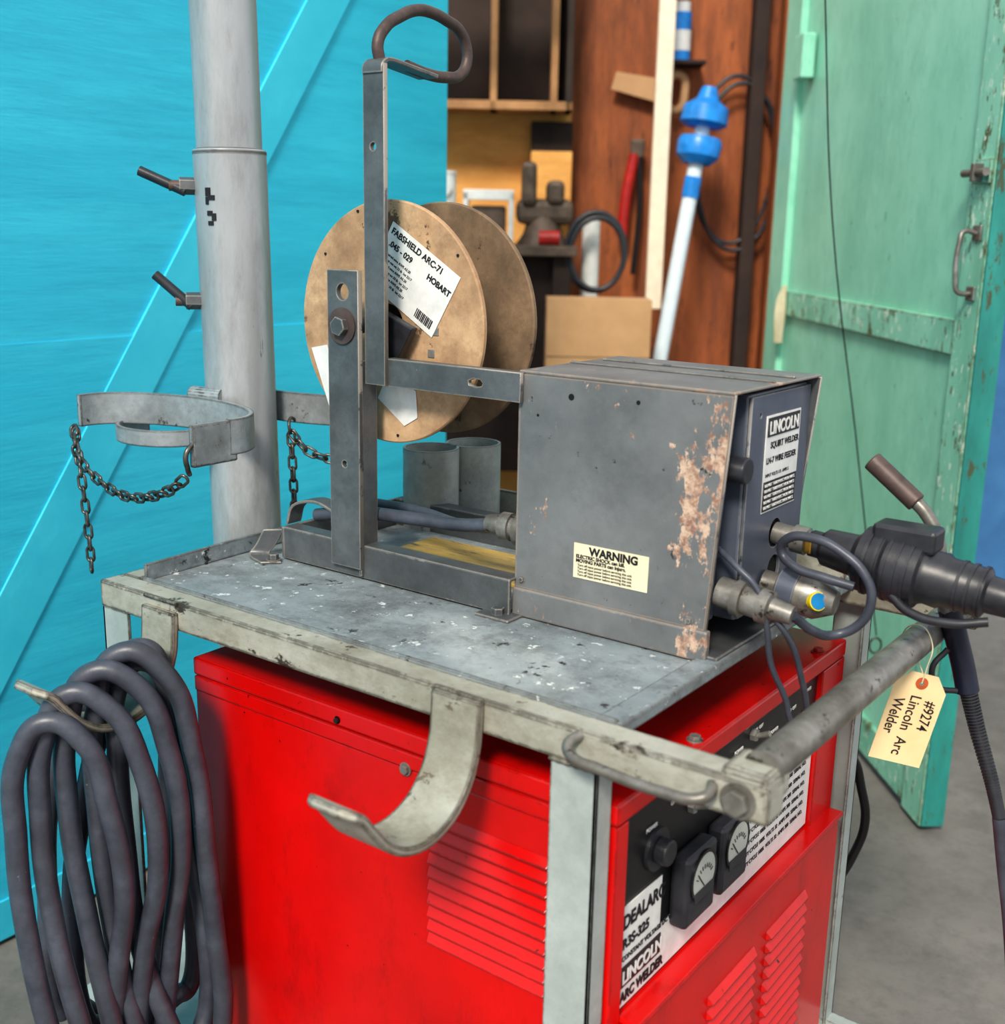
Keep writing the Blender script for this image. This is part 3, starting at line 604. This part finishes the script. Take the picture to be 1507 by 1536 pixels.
# ------------------------------------------------------------ welding gun and lead
g=grp('welding_gun')
a=V((-.602,1.45,1.086));b=V((-.27,1.452,1.050))
lathe('gun_body',a,b,[(0,.013),(.14,.013),(.16,.018),(.2,.018),(.22,.025),(.34,.028),(.36,.036),(.37,.043),(.46,.045),(.47,.041),(.48,.041),(.49,.045),(.60,.044),(.61,.038),(.63,.035),(.68,.036),(.70,.032),(.84,.031),(.85,.024),(.95,.022),(1,.018)],M_blackpl,g,40)
lathe('cable_neck',a,a+(b-a)*.2,[(0,.015),(.4,.015),(.42,.019),(.7,.019),(.72,.015),(1,.015)],M_metal,g,24)
box('brass_lug',-.553,-.542,1.43,1.445,1.07,1.09,M_brass,g,.002)
box('trigger_block',-.465,-.385,1.43,1.475,1.095,1.126,M_blackpl,g,.005)
for i in range(5):
    p=a+(b-a)*(.40+.04*i); lathe('rib_%d'%i,p,p+(b-a)*.012,[(0,.046),(1,.046)],M_blackpl,g,32)
for i in range(3):
    p=a+(b-a)*(.74+.04*i); lathe('groove_ring_%d'%i,p,p+(b-a)*.012,[(0,.0335),(1,.0335)],M_blackpl,g,32)
tube('side_hook',[(-.43,1.42,1.04),(-.40,1.41,1.025),(-.35,1.41,1.022),(-.31,1.42,1.03)],.006,M_blackpl,g)
g=grp('welding_torch')
cyl('nozzle',(-.503,1.52,1.189),(-.438,1.52,1.140),.0135,M_rod,g,24,bev=.002)
tube('gooseneck',[(-.442,1.52,1.143),(-.425,1.52,1.128),(-.408,1.52,1.10),(-.400,1.53,1.05),(-.395,1.55,1.0),(-.388,1.57,.97)],.009,M_metal,g)
tube('grip',[(-.392,1.56,.995),(-.382,1.575,.95),(-.37,1.58,.91),(-.36,1.58,.875)],.0155,M_navy,g)
tube('trigger',[(-.385,1.55,.94),(-.40,1.54,.91),(-.39,1.545,.885),(-.37,1.56,.88)],.004,M_blackpl,g)
pts=resample([(-.36,1.58,.878),(-.34,1.58,.82),(-.315,1.575,.76),(-.297,1.57,.71)],14)
for i,p in enumerate(pts[:-1]): cyl('relief_ring_%d'%i,p,p+(pts[i+1]-p)*.55,.012-.00008*i,M_blackpl,g,16)
tube('relief_core',[pts[0],pts[14],pts[28],pts[-1]],.009,M_blackpl,g)
tube('torch_cable',[pts[-1],(-.283,1.57,.64),(-.268,1.57,.57),(-.25,1.58,.45),(-.22,1.62,.2),(-.15,1.75,.02)],.0095,M_rub,g)
g=grp('power_cord')
tube('cord',[(-.62,1.83,.62),(-.60,1.86,.60),(-.585,1.88,.54),(-.575,1.89,.47),(-.59,1.89,.40),(-.62,1.87,.32),(-.68,1.88,.15),(-.76,1.9,.012),(-.9,1.95,.009),(-1.2,2.0,.009)],.008,M_blk,g)

# ------------------------------------------------------------ paper tag
g=grp('paper_tag')
tc=V((.566,1.452,.9)); TM=UV@Matrix.Translation(tc)@Matrix.Rotation(math.radians(90),4,'X')@Matrix.Rotation(math.radians(-13),4,'Z')
plate('card',[(-.019,.014),(.019,.014),(.0365,-.008),(.0365,-.118),(-.0365,-.118),(-.0365,-.008)],[circ(0,0,.003)],.0006,M_tag,g,TM,0)
plate('eyelet',circ(0,0,.0085),[circ(0,0,.003)],.0008,plain('eyelet_red',(196,92,50),.7),g,TM@Matrix.Translation((0,0,.0006)),0)
TT=TM@Matrix.Translation((0,0,.0008))@Matrix.Rotation(math.radians(-90),4,'Z')
text('line_1','#9274',TT@Matrix.Translation((.022,.014,0)),.021,M_ink,g,.0001,sx=.8); text('line_2','Lincoln  Arc',TT@Matrix.Translation((.018,-.008,0)),.021,M_ink,g,.0001,sx=.85); text('line_3','Welder',TT@Matrix.Translation((.026,-.029,0)),.021,M_ink,g,.0001,sx=.8)
hp=TM@V((0,0,0))
tube('string',[hp,hp+V((.004,.0,.022)),V((-.397,1.515,.955)),V((-.418,1.52,.975)),V((-.44,1.525,.95)),hp+V((-.003,.006,.015)),hp],.0009,M_cream,g)

# ------------------------------------------------------------ light
w=bpy.data.worlds.new('World'); S.world=w; w.use_nodes=True
bg=w.node_tree.nodes['Background']; bg.inputs[0].default_value=(.96,.97,1,1); bg.inputs[1].default_value=.90
sl=bpy.data.lights.new('sun','SUN'); sl.energy=3.5; sl.angle=math.radians(13); sl.color=(1,.92,.80)
so=bpy.data.objects.new('sun',sl); S.collection.objects.link(so)
so.rotation_euler=V((-.26,.70,-.66)).to_track_quat('-Z','Y').to_euler(); so.location=(1,-3,5)
sp=bpy.data.lights.new('sun_patch_spot','SPOT'); sp.energy=1000; sp.spot_size=math.radians(2.0); sp.spot_blend=.7; sp.shadow_soft_size=.005; sp.color=(1,.9,.72)  # added narrow spot, stands in for the patch of sun on the tray
spo=bpy.data.objects.new('sun_patch_spot',sp); S.collection.objects.link(spo); spo.location=(3,-.5,2.6)
spo.rotation_euler=(V((-.83,1.13,.945))-V((3,-.5,2.6))).to_track_quat('-Z','Y').to_euler()

# ------------------------------------------------------------ camera
cam=bpy.data.cameras.new('camera'); co=bpy.data.objects.new('camera',cam); S.collection.objects.link(co)
cam.sensor_fit='HORIZONTAL'; cam.sensor_width=36; cam.lens=1734/1507*36
r=V((.8035,.5950,.0195)).normalized(); f=V((-.5743,.7834,-.2377)).normalized(); u=r.cross(f).normalized(); r=f.cross(u).normalized()
co.matrix_world=Matrix(((r.x,u.x,-f.x,0),(r.y,u.y,-f.y,0),(r.z,u.z,-f.z,1.48),(0,0,0,1)))
cam.dof.use_dof=True; cam.dof.focus_distance=1.75; cam.dof.aperture_fstop=3.8
cam.clip_start=.05
S.camera=co
